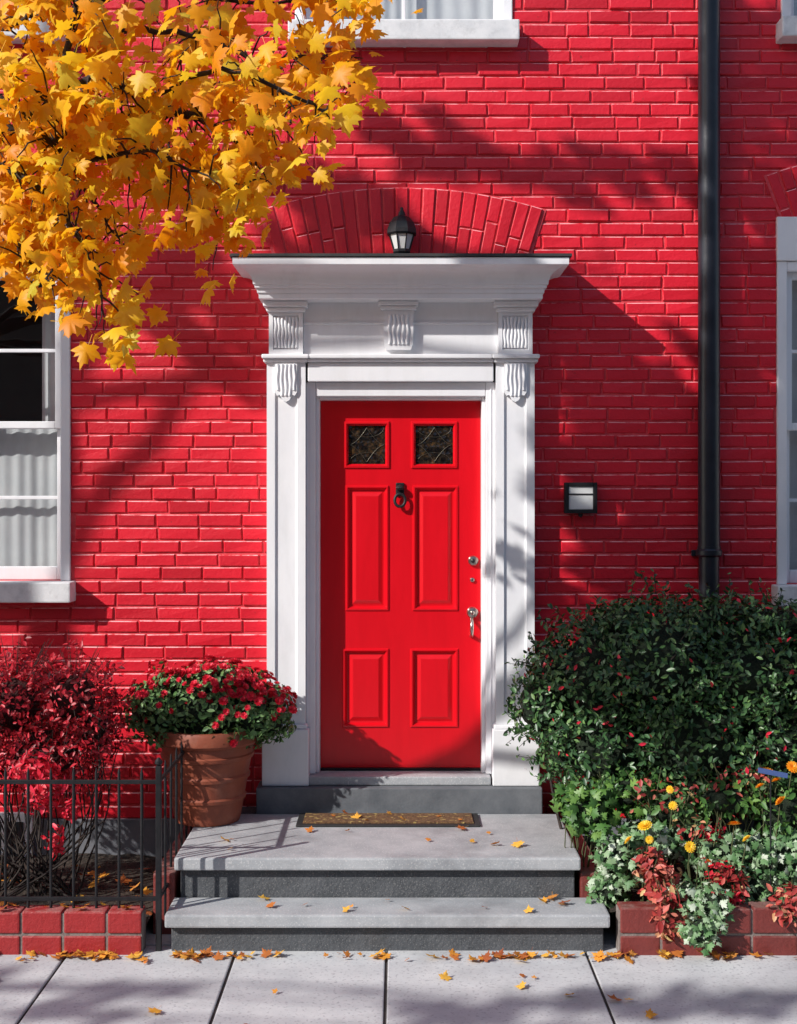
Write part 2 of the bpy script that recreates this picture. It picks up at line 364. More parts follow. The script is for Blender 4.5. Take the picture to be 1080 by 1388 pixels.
def window(x0,x1,z0,z1,header,curtains,parent,sill=True,vm=True):
    fw=.055
    p=empty('window'); p.parent=parent
    zt=z1-header
    if header>.1: box('header',x0-.004,x1+.004,-.035,.2,zt+.001,z1,'white',p,.006)
    box('casing_l',x0,x0+fw,-.022,.16,z0,zt,'white',p,.006); box('casing_r',x1-fw,x1,-.022,.16,z0,zt,'white',p,.006)
    box('casing_t',x0+fw+.001,x1-fw-.001,-.02,.16,zt-fw,zt-.001,'white',p,.006)
    a,b_=x0+fw+.001,x1-fw-.001; top=zt-fw-.001; bot=z0+.001; mid=bot+(top-bot)*.505
    def sash(c,d,y,br):
        st=.042
        box('stile',a,a+st,y,y+.04,c,d,'white',p,.004); box('stile',b_-st,b_,y,y+.04,c,d,'white',p,.004)
        box('rail',a+st+.0005,b_-st-.0005,y,y+.04,c,c+br,'white',p,.004); box('rail',a+st+.0005,b_-st-.0005,y,y+.04,d-.04,d,'white',p,.004)
        zc=(c+br+d-.04)/2; box('muntin',a+st,b_-st,y+.006,y+.034,zc-.010,zc+.010,'white',p,.003)
        if vm:
            xc=(a+b_)/2; box('muntin_v',xc-.010,xc+.010,y+.005,y+.033,c+br,d-.04,'white',p,.003)
        mesh('glass',[(a+st-.004,y+.02,c+br-.004),(b_-st+.004,y+.02,c+br-.004),(b_-st+.004,y+.02,d-.036),(a+st-.004,y+.02,d-.036)],[(0,1,2,3)],'glass',p)
    sash(mid-.02,top,.03,.04); sash(bot,mid+.02,.075,.075)
    if sill: box('sill',x0-.03,x1+.03,-.14,.14,z0-.115,z0-.001,'white2',p,.008)
    if curtains:
        def drape(c,d,yb,u0,u1,mt,am=1):
            v=[];f=[];n=160
            for i in range(n+1):
                x=u0+(u1-u0)*i/n; yy=yb+am*(.005*math.sin(x*74+2*math.sin(x*9))+.006*math.sin(x*27+1))
                v+=[(x,yy,c),(x,yb+(yy-yb)*.7,d)]
                if i: k=2*i; f.append((k-2,k,k+1,k-1))
            mesh('curtain',v,f,mt,p,True)
        drape(bot,mid if curtains==1 else top,.17,a,b_,'curtain')
        if curtains==1: drape(mid,top,.34,b_-.20,b_,'curtain',1.6); drape(mid,top,.34,a,a+.2,'curtain',1.6)
    return p
window(*LW,.25,1,house); window(*RW,.25,2,house,vm=False); window(*UW,.0,1,house); window(*UR,.0,1,house); window(*UL,.0,1,house)
# ------------------------------------------------------------ door surround
sur=empty('doorway_surround'); sur.parent=house
zl=.385
box('stone_base',-.787,.795,-.20,.0,zl-.2,.525,'base',sur,.006)
for s in (-1,1):
    def sx(a,b_): 
        r=(c0+s*a,c0+s*b_); return min(r),max(r)
    box('plinth',*sx(.512,.772),-.155,.0,.527,.84,'white',sur,.006)
    box('plinth_cap',*sx(.520,.762),-.14,.0,.841,.865,'white',sur,.008)
    a,b_=sx(.532,.748)
    panelled('pilaster',a,b_,.866,2.885,-.12,[(a+.045,b_-.045,.92,2.86,[(0,0),(.003,.010),(.012,.012)],True)],'white',sur,.12)
    box('necking',*sx(.520,.766),-.145,.0,2.886,2.905,'white',sur,.007)
    box('necking_top',*sx(.510,.774),-.165,.0,2.906,2.93,'white',sur,.008)
    a,b_=sx(.545,.735)
    panelled('frieze_block',a,b_,2.931,3.165,-.135,[(a+.022,b_-.022,2.955,3.15,[(0,0),(.006,.014)],True)],'white',sur,.13)
    for i in range(7):
        xx=a+.036+(b_-a-.072)*i/6
        tubes('reed',[[(xx+.003*math.sin(i+q*1.3),-.126,2.967+q*.0212,.0085) for q in range(9)]],'white',sur,2)
    box('block_cap',*sx(.532,.748),-.165,.0,3.166,3.19,'white',sur,.008)
    box('block_cap_top',*sx(.517,.763),-.19,.0,3.191,3.222,'white',sur,.008)
    cx=c0+s*.640; hw=.062
    pts=[(-hw,2.884),(hw,2.884),(hw,2.72),(hw*.8,2.70),(hw*.55,2.705),(hw*.3,2.675),(0,2.665),(-hw*.3,2.675),(-hw*.55,2.705),(-hw*.8,2.70),(-hw,2.72)]
    v=[(cx+x,-.135,z) for x,z in pts]+[(cx+x,-.105,z) for x,z in pts]; n=len(pts)
    f=[tuple(range(n))[::-1]]+[(i,(i+1)%n,n+(i+1)%n,n+i) for i in range(n)]
    mesh('pendant',v,f,'white',sur)
    for i in range(5):
        xx=cx-hw*.76+hw*1.52*i/4
        tubes('reed',[[(xx+.003*math.sin(q+i),-.137,2.875-q*(.018+(.004 if i in(1,2,3) else 0)),.007) for q in range(9)]],'white',sur,2)
    box('jamb',*sx(.478,.531),-.075,.06,.578,2.78,'white',sur,.005)
    box('jamb_inner',*sx(.4575,.477),-.045,.1,.578,2.70,'white',sur,.004)
    box('jamb_bead',*sx(.503,.509),-.081,-.07,.578,2.745,'white',sur,.002)
box('architrave',c0-.519,c0+.519,-.118,.0,2.781,2.885,'white',sur,.005)
box('architrave_mould',c0-.5195,c0+.5195,-.142,.0,2.887,2.905,'white',sur,.006)
box('architrave_mould_top',c0-.5095,c0+.5095,-.160,.0,2.906,2.93,'white',sur,.007)
box('frieze',c0-.544,c0+.544,-.105,.0,2.931,3.225,'white',sur,.002)
box('frieze_bead',c0-.544,c0+.544,-.118,-.10,3.10,3.112,'white',sur,.004)
box('head_board',c0-.477,c0+.477,-.075,.06,2.701,2.7795,'white',sur,.005)
box('head_inner',c0-.457,c0+.457,-.045,.1,2.684,2.7005,'white',sur,.003)
kc=0.0; hw=.085
kv=[(kc-hw*.8,2.955),(kc+hw*.8,2.955),(kc+hw*.95,2.985),(kc+hw,3.175),(kc-hw,3.175),(kc-hw*.95,2.985)]
n=len(kv); mesh('keystone',[(x,-.145,z) for x,z in kv]+[(x,-.1,z) for x,z in kv],[tuple(range(n))]+[((i+1)%n,i,n+i,n+(i+1)%n) for i in range(n)],'white',sur)
for i in range(5):
    xx=kc-.05+.1*i/4; tubes('reed',[[(xx+.004*math.sin(q*1.1+i),-.147,2.985+q*.0205,.008) for q in range(9)]],'white',sur,2)
box('keystone_cap',kc-.10,kc+.10,-.17,.0,3.176,3.197,'white',sur,.007)
box('keystone_cap_top',kc-.112,kc+.112,-.19,.0,3.198,3.222,'white',sur,.007)
prof=[(.24,3.223),(.265,3.223),(.265,3.25),(.275,3.253),(.275,3.275),(.290,3.279),(.290,3.293),(.300,3.297)]
for i in range(9):
    t=i/8*math.pi/2; prof.append((.300+.105*(1-math.cos(t)),3.300+.078*math.sin(t)))
prof+=[(.412,3.381),(.420,3.384),(.420,3.42),(.412,3.424)]
v=[];f=[]
for p,z in prof:
    hw=.79+(p-.28)*.80
    v+=[(c0-hw,0,z),(c0-hw,-p,z),(c0+hw,-p,z),(c0+hw,0,z)]
for j in range(len(prof)-1):
    for i in range(3): f.append((j*4+i,j*4+i+1,j*4+i+5,j*4+i+4))
f.append((3,2,1,0)); k=(len(prof)-1)*4; f.append((k,k+1,k+2,k+3))
mesh('cornice',v,f,'white',sur)
v=[(c0-.917,-.43,3.425),(c0+.917,-.43,3.425),(c0+.917,0,3.425),(c0-.917,0,3.425),(c0-.917,-.43,3.440),(c0+.917,-.43,3.440),(c0+.917,0,3.48),(c0-.917,0,3.48)]
mesh('roof_flashing',v,[(0,1,2,3),(4,7,6,5),(0,4,5,1),(1,5,6,2),(3,7,4,0),(2,6,7,3)],'flash',sur)
# ------------------------------------------------------------ door
door=empty('front_door'); door.parent=house
dx0,dx1,dz0,dz1,dy=c0-.456,c0+.456,.592,2.682,.035
st=[(0,0),(.004,-.007),(.012,-.008),(.018,.002),(.026,.014),(.036,.014),(.058,.003),(.062,.002)]
sg=[(0,0),(.004,-.009),(.014,-.010),(.022,.004),(.026,.014)]
def dp(a,b_,c,d):
    A=at(a,d,dy);B=at(b_,c,dy); return (A[0],B[0],A[2],B[2])
panels=[(*dp(468,527,658,828),st,True),(*dp(559,621,658,828),st,True),(*dp(464,527,879,986),st,True),(*dp(556,621,879,986),st,True)]
gl=[dp(466,528,571,635),dp(557,620,571,635)]
panels+=[(*g,sg,False) for g in gl]
panelled('leaf',dx0,dx1,dz0,dz1,dy,panels,'door',door)
for g in gl:
    mesh('light',[(g[0]+.02,dy+.013,g[2]+.02),(g[1]-.02,dy+.013,g[2]+.02),(g[1]-.02,dy+.013,g[3]-.02),(g[0]+.02,dy+.013,g[3]-.02)],[(0,1,2,3)],'etched',door)
    gx,gz=(g[0]+g[1])/2,(g[2]+g[3])/2; r=.098; ls=[]
    for s1 in (-1,1):
        for s2 in (-1,1):
            ls.append([(gx+s1*r*t,dy+.010,gz+s2*r*(1-t)**1.6,.0018) for t in (0,.2,.4,.6,.8,1)])
            ls.append([(gx+s1*r*math.sin(t*1.57),dy+.010,gz+s2*r*(1-.55*math.cos(t*1.57)),.0014) for t in (0,.25,.5,.75,1)])
    tubes('lead_cames',ls,'lead',door,1)
box('weather_strip',dx0,dx1,dy-.02,dy+.03,.577,.590,'black',door,.002)
kx,_,kz=at(542,662,dy)
box('knocker_plate',kx-.024,kx+.024,dy-.014,dy+.001,kz-.045,kz+.032,'black',door,.006)
lathe('knocker_boss',[(.0,0),(.018,.004),(.026,.014),(.018,.026),(.002,.034)],(kx,dy-.028,kz-.012),'black',door,20)
tubes('knocker_ring',[[(kx+.030*math.sin(a/16*2*math.pi),dy-.03-.004*math.cos(a/16*2*math.pi),kz-.068-.036*math.cos(a/16*2*math.pi),.009) for a in range(17)]],'black',door,3)
def disc(name,px,py,r,h,mat):
    x,_,z=at(px,py,dy); v=[];f=[];n=24
    pr=[(r,0),(r,-h*.5),(r*.8,-h),(r*.35,-h*1.15)]
    for q,yy in pr:
        for i in range(n): a=2*math.pi*i/n; v.append((x+q*math.cos(a),dy+yy,z+q*math.sin(a)))
    for j in range(3):
        for i in range(n): f.append((j*n+i,(j+1)*n+i,(j+1)*n+(i+1)%n,j*n+(i+1)%n))
    f.append(tuple(range(3*n,4*n))[::-1]); mesh(name,v,f,mat,door,False)
disc('deadbolt',641,760,.030,.022,'metal'); disc('lock_cylinder',641,760,.014,.034,'black'); disc('keyhole',640,786,.014,.012,'metal'); disc('handle_rose',640,830,.033,.025,'metal'); disc('thumb_latch',640,830,.014,.045,'metal')
hx,_,hz=at(639,842,dy)
tubes('pull_handle',[[(hx,dy-.005,hz+.02,.010),(hx,dy-.045,hz,.010),(hx-.001,dy-.055,hz-.03,.011),(hx-.001,dy-.05,hz-.06,.010),(hx,dy-.03,hz-.078,.009),(hx,dy,hz-.083,.013)]],'metal',door,4)
box('door_sill',-.503,.515,-.14,.1,.527,.576,'stone',house,.008)
# ------------------------------------------------------------ steps
stp=empty('entrance_steps')
box('landing_slab',-1.09,.885,-1.09,-.201,zl-.062,zl,'stone',stp,.010)
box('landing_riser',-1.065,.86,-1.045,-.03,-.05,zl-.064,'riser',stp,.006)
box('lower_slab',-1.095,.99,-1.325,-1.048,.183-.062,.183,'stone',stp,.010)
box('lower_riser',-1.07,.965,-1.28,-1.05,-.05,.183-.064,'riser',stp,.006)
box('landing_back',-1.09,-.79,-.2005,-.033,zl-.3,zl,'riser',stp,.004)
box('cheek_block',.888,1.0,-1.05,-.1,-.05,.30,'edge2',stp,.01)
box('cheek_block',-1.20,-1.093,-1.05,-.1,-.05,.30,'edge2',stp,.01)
dm=empty('doormat')
box('rubber_border',-.545,.435,-.50,-.235,zl+.001,zl+.012,'rubber',dm,.004)
box('coir',-.510,.400,-.470,-.265,zl+.010,zl+.020,'coir',dm,.004)
# ------------------------------------------------------------ edging + beds
def edging(name,x0,x1,y0,y1,z1,mat,step,jit):
    e=empty(name); x=x0
    box('mortar',x0+.002,x1-.004,y0+.007,y1-.006,-.05,z1-.010,'emortar',e,0)
    while x<x1-.03:
        l=min(step+random.uniform(-.02,.02),x1-x)
        a,b_=x+.006,x+l-.006
        box('brick',a,b_,y0+random.uniform(-jit,jit),y1,.1,z1+random.uniform(-jit,jit),mat,e,.008)
        box('brick',a,b_,y0+random.uniform(-jit,jit),y1,-.04,.088,mat,e,.008); x+=l
    return e
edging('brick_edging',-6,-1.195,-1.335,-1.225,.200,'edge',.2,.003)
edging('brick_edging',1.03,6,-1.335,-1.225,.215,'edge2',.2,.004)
def soil(name,x0,x1,y0,y1,z):
    v=[];f=[];nx,ny=60,14
    for j in range(ny+1):
        for i in range(nx+1): v.append((x0+(x1-x0)*i/nx,y0+(y1-y0)*j/ny,z+random.uniform(-.012,.012)))
    for j in range(ny):
        for i in range(nx): k=j*(nx+1)+i; f.append((k,k+1,k+nx+2,k+nx+1))
    mesh(name,v,f,'soil',None,True)
soil('soil_bed',-6,-1.2,-1.24,-.028,.11); soil('soil_bed',1.0,6,-1.24,-.028,.17)
bw=empty('basement_window'); bw.parent=house
a=at(-60,1100,-.03); c=at(46,1182,-.03)
box('frame',a[0],c[0],-.06,-.031,c[2],a[2],'white',bw,.005)
box('pane',a[0]+.05,c[0]-.05,-.068,-.061,c[2]+.05,a[2]-.05,'oppg',bw,.002)
box('mullion',c[0]-.17,c[0]-.15,-.078,-.069,c[2]+.05,a[2]-.05,'white',bw,.002)
# ------------------------------------------------------------ fence
fn=empty('iron_fence')
fy=-1.275; fr=[]
x=-1.21
while x>-5:
    fr.append([(x,fy,.19,.0072),(x,fy,.835,.0072),(x,fy,.862,.002)]); x-=.107
tubes('bars',fr,'black',fn,2)
tubes('return_bars',[[(-1.13,y,.11,.0065),(-1.13,y,.835,.0065),(-1.13,y,.862,.002)] for y in np.arange(-1.10,-.1,.16)],'black',fn,2)
box('top_rail',-5,-1.125,fy-.007,fy+.007,.785,.805,'black',fn,.002); box('bottom_rail',-5,-1.125,fy-.007,fy+.007,.235,.255,'black',fn,.002)
box('return_top_rail',-1.137,-1.123,fy+.01,-.05,.786,.804,'black',fn,.002); box('return_bottom_rail',-1.137,-1.123,fy+.01,-.05,.236,.254,'black',fn,.002)
box('corner_post',-1.143,-1.117,fy-.013,fy+.013,0,.87,'black',fn,.003)
lathe('post_finial',[(.008,0),(.018,.012),(.018,.024),(.004,.04)],(-1.13,fy,.87),'black',fn,12)
# ------------------------------------------------------------ downpipe
dpn=empty('drainpipe')
px,_,_=at(961,0,-.09); R=.061
lathe('pipe_upper',[(R,1.86),(R,7.1)],(px,-.085,0),'pipe',dpn,32)
lathe('collar',[(R+.002,1.80),(R+.012,1.81),(R+.012,1.835),(R+.004,1.845),(R+.004,1.86)],(px,-.085,0),'pipe',dpn,32)
lathe('pipe_lower',[(R-.004,.12),(R-.004,1.80)],(px,-.085,0),'pipe',dpn,32)
box('bracket',px-.085,px+.085,-.032,-.012,1.80,1.835,'pipe',dpn,.004)
# ------------------------------------------------------------ lantern over canopy
ln=empty('wall_lantern')
lx,ly=.018,-.13
box('backplate',lx-.035,lx+.035,-.035,-.012,3.58,3.72,'black',ln,.008)
tubes('arm',[[(lx,-.03,3.70,.009),(lx,-.07,3.735,.009),(lx,ly,3.745,.009),(lx,ly,3.715,.009)]],'black',ln,3)
lathe('cap',[(.082,3.595),(.088,3.603),(.086,3.625),(.072,3.662),(.048,3.692),(.022,3.705),(.018,3.722),(.006,3.74)],(lx,ly,0),'black',ln,8,False)
lathe('glass_body',[(.045,3.515),(.070,3.594)],(lx,ly,0),'opal',ln,8,False)
lathe('base',[(.018,3.478),(.045,3.492),(.052,3.500),(.052,3.514)],(lx,ly,0),'black',ln,8,False)
tubes('cage',[[(lx+.047*math.cos(a),ly+.047*math.sin(a),3.512,.004),(lx+.073*math.cos(a),ly+.073*math.sin(a),3.597,.004)] for a in [math.pi/8+i*math.pi/4 for i in range(8)]],'black',ln,2)
wl=empty('wall_light')
A=at(765,654,-.08); B=at(809,696,-.08)
box('housing',A[0]+.012,B[0]-.012,-.05,-.012,B[2]+.01,A[2]-.01,'black',wl,.004)
x0,x1,z0,z1=A[0],B[0],B[2],A[2]
for q in ((x0,x0+.022,z0,z1),(x1-.022,x1,z0,z1)): box('frame',q[0],q[1],-.095,-.04,q[2],q[3],'black',wl,.004)
box('frame_top',x0+.0225,x1-.0225,-.098,-.04,z1-.022,z1,'black',wl,.004); box('frame_bottom',x0+.0225,x1-.0225,-.095,-.04,z0,z0+.022,'black',wl,.004)
box('diffuser',x0+.023,x1-.023,-.088,-.051,z0+.0225,z1-.023,'opal',wl,.003)
box('crossbar',x0+.023,x1-.023,-.092,-.0885,z1-.07,z1-.062,'black',wl,.001)
lathe('sensor',[(.004,-.022),(.012,-.016),(.012,-.001)],((x0+x1)/2,-.07,z0),'black',wl,14)
# ------------------------------------------------------------ leaf materials
M['maple']=leafmat('maple_leaf',[(0,(.93,.33,.006)),(.25,(.97,.46,.008)),(.6,(.98,.57,.014)),(.93,(.98,.68,.03)),(1,(.70,.60,.06))],.5,.5,'LINEAR',.15)
M['fallen']=leafmat('fallen_leaf',[(0,(.30,.07,.02)),(.3,(.60,.19,.03)),(.6,(.75,.32,.03)),(.85,(.8,.45,.06)),(1,(.42,.07,.03))],.12,.7)
M['hedge']=leafmat('hedge_leaf',[(0,(.018,.055,.02)),(.4,(.042,.11,.035)),(.8,(.075,.165,.05)),(1,(.14,.25,.07))],0,.4)
M['redleaf']=leafmat('red_leaf',[(0,(.14,.004,.010)),(.35,(.38,.009,.02)),(.8,(.60,.015,.035)),(1,(.78,.05,.07))],.25,.45)
M['redflower']=leafmat('red_flower',[(0,(.45,.005,.018)),(.5,(.70,.008,.03)),(1,(.88,.03,.08))],.2,.5)
M['mumleaf']=leafmat('mum_leaf',[(0,(.03,.08,.02)),(.6,(.09,.20,.05)),(1,(.20,.32,.12))],0)
M['pale']=leafmat('variegated_leaf',[(0,(.06,.16,.05)),(.45,(.16,.30,.12)),(.8,(.34,.47,.28)),(1,(.62,.68,.56))],.15)
M['green']=leafmat('broad_leaf',[(0,(.03,.09,.015)),(.6,(.08,.20,.04)),(1,(.18,.32,.06))],.15)
M['coleus']=leafmat('coleus_leaf',[(0,(.25,.02,.02)),(.5,(.55,.07,.06)),(.8,(.68,.22,.15)),(1,(.62,.45,.18))],.2)
M['yellow']=leafmat('yellow_petal',[(0,(.9,.50,.02)),(1,(.95,.70,.05))],.2)
M['orange']=leafmat('orange_petal',[(0,(.9,.26,.01)),(1,(.95,.45,.02))],.2)
# ------------------------------------------------------------ maple tree
tree=empty('added_maple_tree',(-6.4,-3.1,0))
vis=[[(-260,190),(-60,172),(70,187),(150,178),(232,152),(300,175),(350,225)],
     [(-260,100),(-40,128),(30,150),(75,132),(92,60),(110,-30)],
     [(75,132),(130,108),(200,128),(300,95),(380,120),(440,150)],
     [(92,60),(180,42),(270,50),(350,80),(430,75),(485,105)],
     [(100,10),(200,-10),(330,5),(440,0),(490,8)],
     [(150,178),(190,220),(240,250),(310,310)],
     [(-200,230),(-40,215),(60,260),(110,330),(140,405)],
     [(-40,215),(60,225),(120,265),(165,330)],
     [(-200,330),(-60,270),(10,320),(70,385)],
     [(232,152),(280,140),(340,165),(395,170)],
     [(60,187),(110,215),(200,205),(270,235),(335,250)],
     [(-200,40),(-20,40),(40,20),(60,-30)],
     [(-200,150),(-60,172),(0,215),(50,300),(90,350)]]
rad=[.036,.030,.016,.014,.012,.010,.016,.012,.012,.008,.012,.016,.010]
dens=[.9,.9,.75,.75,.75,.9,1,1,1,.5,.9,1,1]
lines=[]; clusters=[]
for ln_,r,dn in zip(vis,rad,dens):
    yb=random.uniform(-2.65,-2.0); pts=[at(p[0],p[1],yb+random.uniform(-.12,.12)) for p in ln_]
    wl_=wob(pts,r,r*.3,6,.008); lines.append(wl_)
    for i,q in enumerate(wl_):
        if at(-120,0,q[1])[0]<q[0] and random.random()<dn: clusters.append((q,i/len(wl_)))
twigs=[];P=[]
for q,s in clusters:
    for k in range(1 if s<.3 else 2):
        e=Vector(q[:3])+Vector((random.uniform(-.12,.15),random.uniform(-.35,.3),random.uniform(-.20,.13)))*random.uniform(.5,1.2)
        twigs.append(wob([q[:3],tuple((Vector(q[:3])+e)/2+Vector((0,0,.02))),tuple(e)],.0046,.0018,3,.006))
        for m in range(random.randint(2,6)):
            P.append(e+Vector((random.gauss(0,.055),random.gauss(0,.08),random.gauss(-.02,.05))))
tubes('branches',lines+twigs,'bark',tree,2)
P=np.array([tuple(p) for p in P]); k=len(P); hk=k//2
n=rv(k)*.85+np.array([-.45,-.62,.42]); t=rv(k)*.8+np.array([.15,-.1,-.95]); ss=rng.uniform(.045,.108,k)
inst('leaves',MAPLE_V,MAPLE_F,P[:hk],frames(n[:hk],t[:hk]),ss[:hk],'maple',tree)
inst('leaves_drooping',DROOP_V,MAPLE_F,P[hk:],frames(n[hk:],t[hk:]),ss[hk:],'maple',tree)
print('visible leaves',k)
tg=[]
def poly_in(pt,poly):
    ins=False;j=len(poly)-1
    for i in range(len(poly)):
        if ((poly[i][1]>pt[1])!=(poly[j][1]>pt[1])) and pt[0]<(poly[j][0]-poly[i][0])*(pt[1]-poly[i][1])/(poly[j][1]-poly[i][1])+poly[i][0]: ins=not ins
        j=i
    return ins
def shadow_crown(poly,n,cl=6,sp=26,y0=-3.6,y1=-2.9):  # unseen leaves of the tree, placed along sun rays to shape wall shadows
    xs_=[p[0] for p in poly]; zs=[p[1] for p in poly]; c=0
    while c<n:
        q=(random.uniform(min(xs_),max(xs_)),random.uniform(min(zs),max(zs)))
        if not poly_in(q,poly): continue
        yy=random.uniform(y0,y1)
        for m in range(cl):
            a=random.gauss(0,sp); b2=random.gauss(0,sp*.35)
            u,_,w_=at(q[0]+a*.8-b2*.6,q[1]+a*.6+b2*.8)
            y=yy+random.gauss(0,.08)
            tg.append((u+L.x/L.y*y,y,w_+L.z/L.y*y)); c+=1
shadow_crown([(775,440),(950,520),(950,480),(1130,480),(1130,790),(775,790)],820,4,18)
shadow_crown([(985,0),(1130,0),(1130,480),(985,480)],330,4,18)
shadow_crown([(190,340),(300,340),(360,420),(360,540),(270,510),(200,410)],110,6,22)
shadow_crown([(340,235),(480,240),(600,300),(600,335),(370,335)],95,5,18)
shadow_crown([(490,155),(600,190),(760,210),(950,220),(950,290),(860,275),(700,240),(560,230)],130,6,22)
Q=np.array(tg); k=len(Q)
inst('shadow_caster_leaves',MAPLE_V,MAPLE_F,Q,frames(rv(k)*.7+np.array([-.4,-.4,.6]),rv(k)+np.array([.1,0,-.8])),rng.uniform(.09,.15,k),'maple',tree)
tl=[wob([(-6.4,-3.1,-.05),(-6.38,-3.12,1.2),(-6.42,-3.1,2.4),(-6.35,-3.1,3.8),(-6.3,-3.1,5.2),(-6.2,-3.1,6.8),(-6.1,-3.1,8)],.17,.03,6,.012)]
for p in ((-3.3,-3.2,6.9),(-5.2,-3.1,7.4),(-4.3,-3.2,7.5),(-2.8,-3.3,6.2)):
    s_=Vector((-6.3,-3.1,random.uniform(5.0,6.4))); e=Vector(p); tl.append(wob([s_,s_*.6+e*.4+Vector((0,0,.25)),s_*.2+e*.8+Vector((0,0,.15)),e],.05,.010,6,.02))
e0=Vector(lines[0][0][:3]); s_=Vector((-6.36,-3.1,2.6))
tl.append(wob([s_,s_*.5+e0*.5+Vector((0,0,.1)),e0],.07,lines[0][0][3],6,.01))
for j in (1,6,8,11,12):
    e=Vector(lines[j][0][:3]); s2=s_*.25+e0*.75; tl.append(wob([s2,s2*.5+e*.5,e],.03,lines[j][0][3],5,.01))
for i in range(0,len(tg),22):
    e=Vector(tg[i]); nb=min(([Vector(q[:3]) for l in tl for q in l]),key=lambda a:(a-e).length)
    tl.append(wob([nb,(nb+e)/2+Vector((0,0,.06)),e],.007,.003,3,.015))
tubes('trunk_and_limbs',tl,'bark',tree,4)
added_tree=empty('added_maple_tree',(-9.2,-6.0,0)); g2=[]  # second tree added out of view to throw shadows on the pavement
def ground_shadow_crown(poly,n,cl=7,sp=.10):
    xs_=[p[0] for p in poly]; zs=[p[1] for p in poly]; c=0
    while c<n:
        q=(random.uniform(min(xs_),max(xs_)),random.uniform(min(zs),max(zs)))
        if not poly_in(q,poly): continue
        hh=random.uniform(4.6,5.8)
        for m in range(cl):
            u=q[0]+random.gauss(0,sp*1.5); v_=q[1]+random.gauss(0,sp*.5); h=hh+random.gauss(0,.1)
            g2.append((u+L.x/L.z*h,v_+L.y/L.z*h,h)); c+=1
ground_shadow_crown([(-2.6,-1.6),(-1.4,-1.55),(-1.0,-1.8),(-1.2,-2.6),(-3,-2.6)],150)
ground_shadow_crown([(-.1,-2.1),(.9,-1.8),(2.2,-1.8),(2.2,-1.95),(1,-2.02),(.9,-2.6),(-.1,-2.6)],170)
Q=np.array(g2); k=len(Q)
inst('leaves',MAPLE_V,MAPLE_F,Q,frames(rv(k)*.7+np.array([-.4,-.4,.6]),rv(k)+np.array([.1,0,-.8])),rng.uniform(.09,.15,k),'maple',added_tree)
tl=[wob([(-9.2,-6,-.15),(-9.2,-6,1.5),(-9.1,-6,3),(-9.0,-6,4.6),(-8.9,-5.9,6)],.15,.03,6,.012)]
for i in range(0,len(g2),21):
    e=Vector(g2[i]); nb=min(([Vector(q[:3]) for l in tl for q in l]),key=lambda a:(a-e).length+(3 if a.z>e.z else 0))
    tl.append(wob([nb,(nb+e)/2+Vector((0,0,.1)),e],.022,.005,4,.02))
tubes('trunk_and_limbs',tl,'bark',added_tree,4)
# ------------------------------------------------------------ fallen leaves
FP=[]
U=random.uniform
def drop(n,fx,fyy,z): 
    for _ in range(n): FP.append((fx(),fyy(),z+.012))
drop(90,lambda:U(-2.2,2.2),lambda:-1.345-abs(random.gauss(0,.035)),0)
drop(40,lambda:U(-1.8,-.9),lambda:-1.35-abs(random.gauss(0,.045)),0)
drop(24,lambda:U(.3,1.1),lambda:-1.36-abs(random.gauss(0,.045)),0)
drop(24,lambda:U(-2,2.2),lambda:U(-2.3,-1.4),0)
drop(8,lambda:U(-1,.9),lambda:U(-1.30,-1.1),.183); drop(7,lambda:U(.55,.93),lambda:U(-1.30,-1.09),.183)
drop(12,lambda:U(-1,.85),lambda:U(-1.05,-.55),zl); drop(8,lambda:U(-.5,.4),lambda:U(-.46,-.27),zl+.012)
drop(80,lambda:U(-2.6,-1.2),lambda:U(-1.2,-.3),.12); drop(50,lambda:U(1.05,2.6),lambda:U(-1.2,-.5),.18)
drop(12,lambda:U(-2.2,-1.25),lambda:U(-1.33,-1.24),.20)
Q=np.array(FP); k=len(Q)
sc=rng.uniform(.018,.06,k); Q[:,2]+=sc*.05
inst('fallen_leaves',CURL_V,MAPLE_F,Q,frames(rv(k)*.5+np.array([0,0,1]),rv(k)*np.array([1,1,.05])),sc,'fallen')
# ------------------------------------------------------------ shrubs
def shell(blobs,n,inner=.22,lump=.10):
    B=np.array(blobs,float); area=B[:,3]*B[:,5]+B[:,3]*B[:,4]+B[:,4]*B[:,5]
    idx=rng.choice(len(B),n*2,p=area/area.sum()); d=rv(n*2)
    l=1+lump*(np.sin(d[:,0]*9+idx)+np.sin(d[:,1]*8+2*idx)+np.sin(d[:,2]*10+3*idx))/1.7
    r=l*(1-np.abs(rng.normal(0,inner,n*2)))
    p=B[idx,:3]+d*B[idx,3:]*r[:,None]
    keep=np.ones(len(p),bool)
    for i,b_ in enumerate(B):
        q=(((p-b_[:3])/b_[3:])**2).sum(1); keep&=~((q<.45)&(idx!=i))
    keep&=p[:,1]<.0
    p=p[keep][:n]; nn=(d/B[idx,3:])[keep][:n]; nn/=np.linalg.norm(nn,axis=1,keepdims=True)
    return p,nn
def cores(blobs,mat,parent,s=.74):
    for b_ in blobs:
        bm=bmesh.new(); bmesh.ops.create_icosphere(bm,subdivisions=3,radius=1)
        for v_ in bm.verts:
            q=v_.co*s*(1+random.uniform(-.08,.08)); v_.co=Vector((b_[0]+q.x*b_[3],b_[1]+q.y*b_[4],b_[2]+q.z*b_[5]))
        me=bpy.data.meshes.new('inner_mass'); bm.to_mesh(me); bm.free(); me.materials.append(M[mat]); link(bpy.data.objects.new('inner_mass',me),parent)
def blob(px,py,rx,ry,y,ryy):
    c=at(px,py,y); s=(CD+y)/F; return (*c,rx*s,ryy,ry*s)
hd=empty('evergreen_hedge')
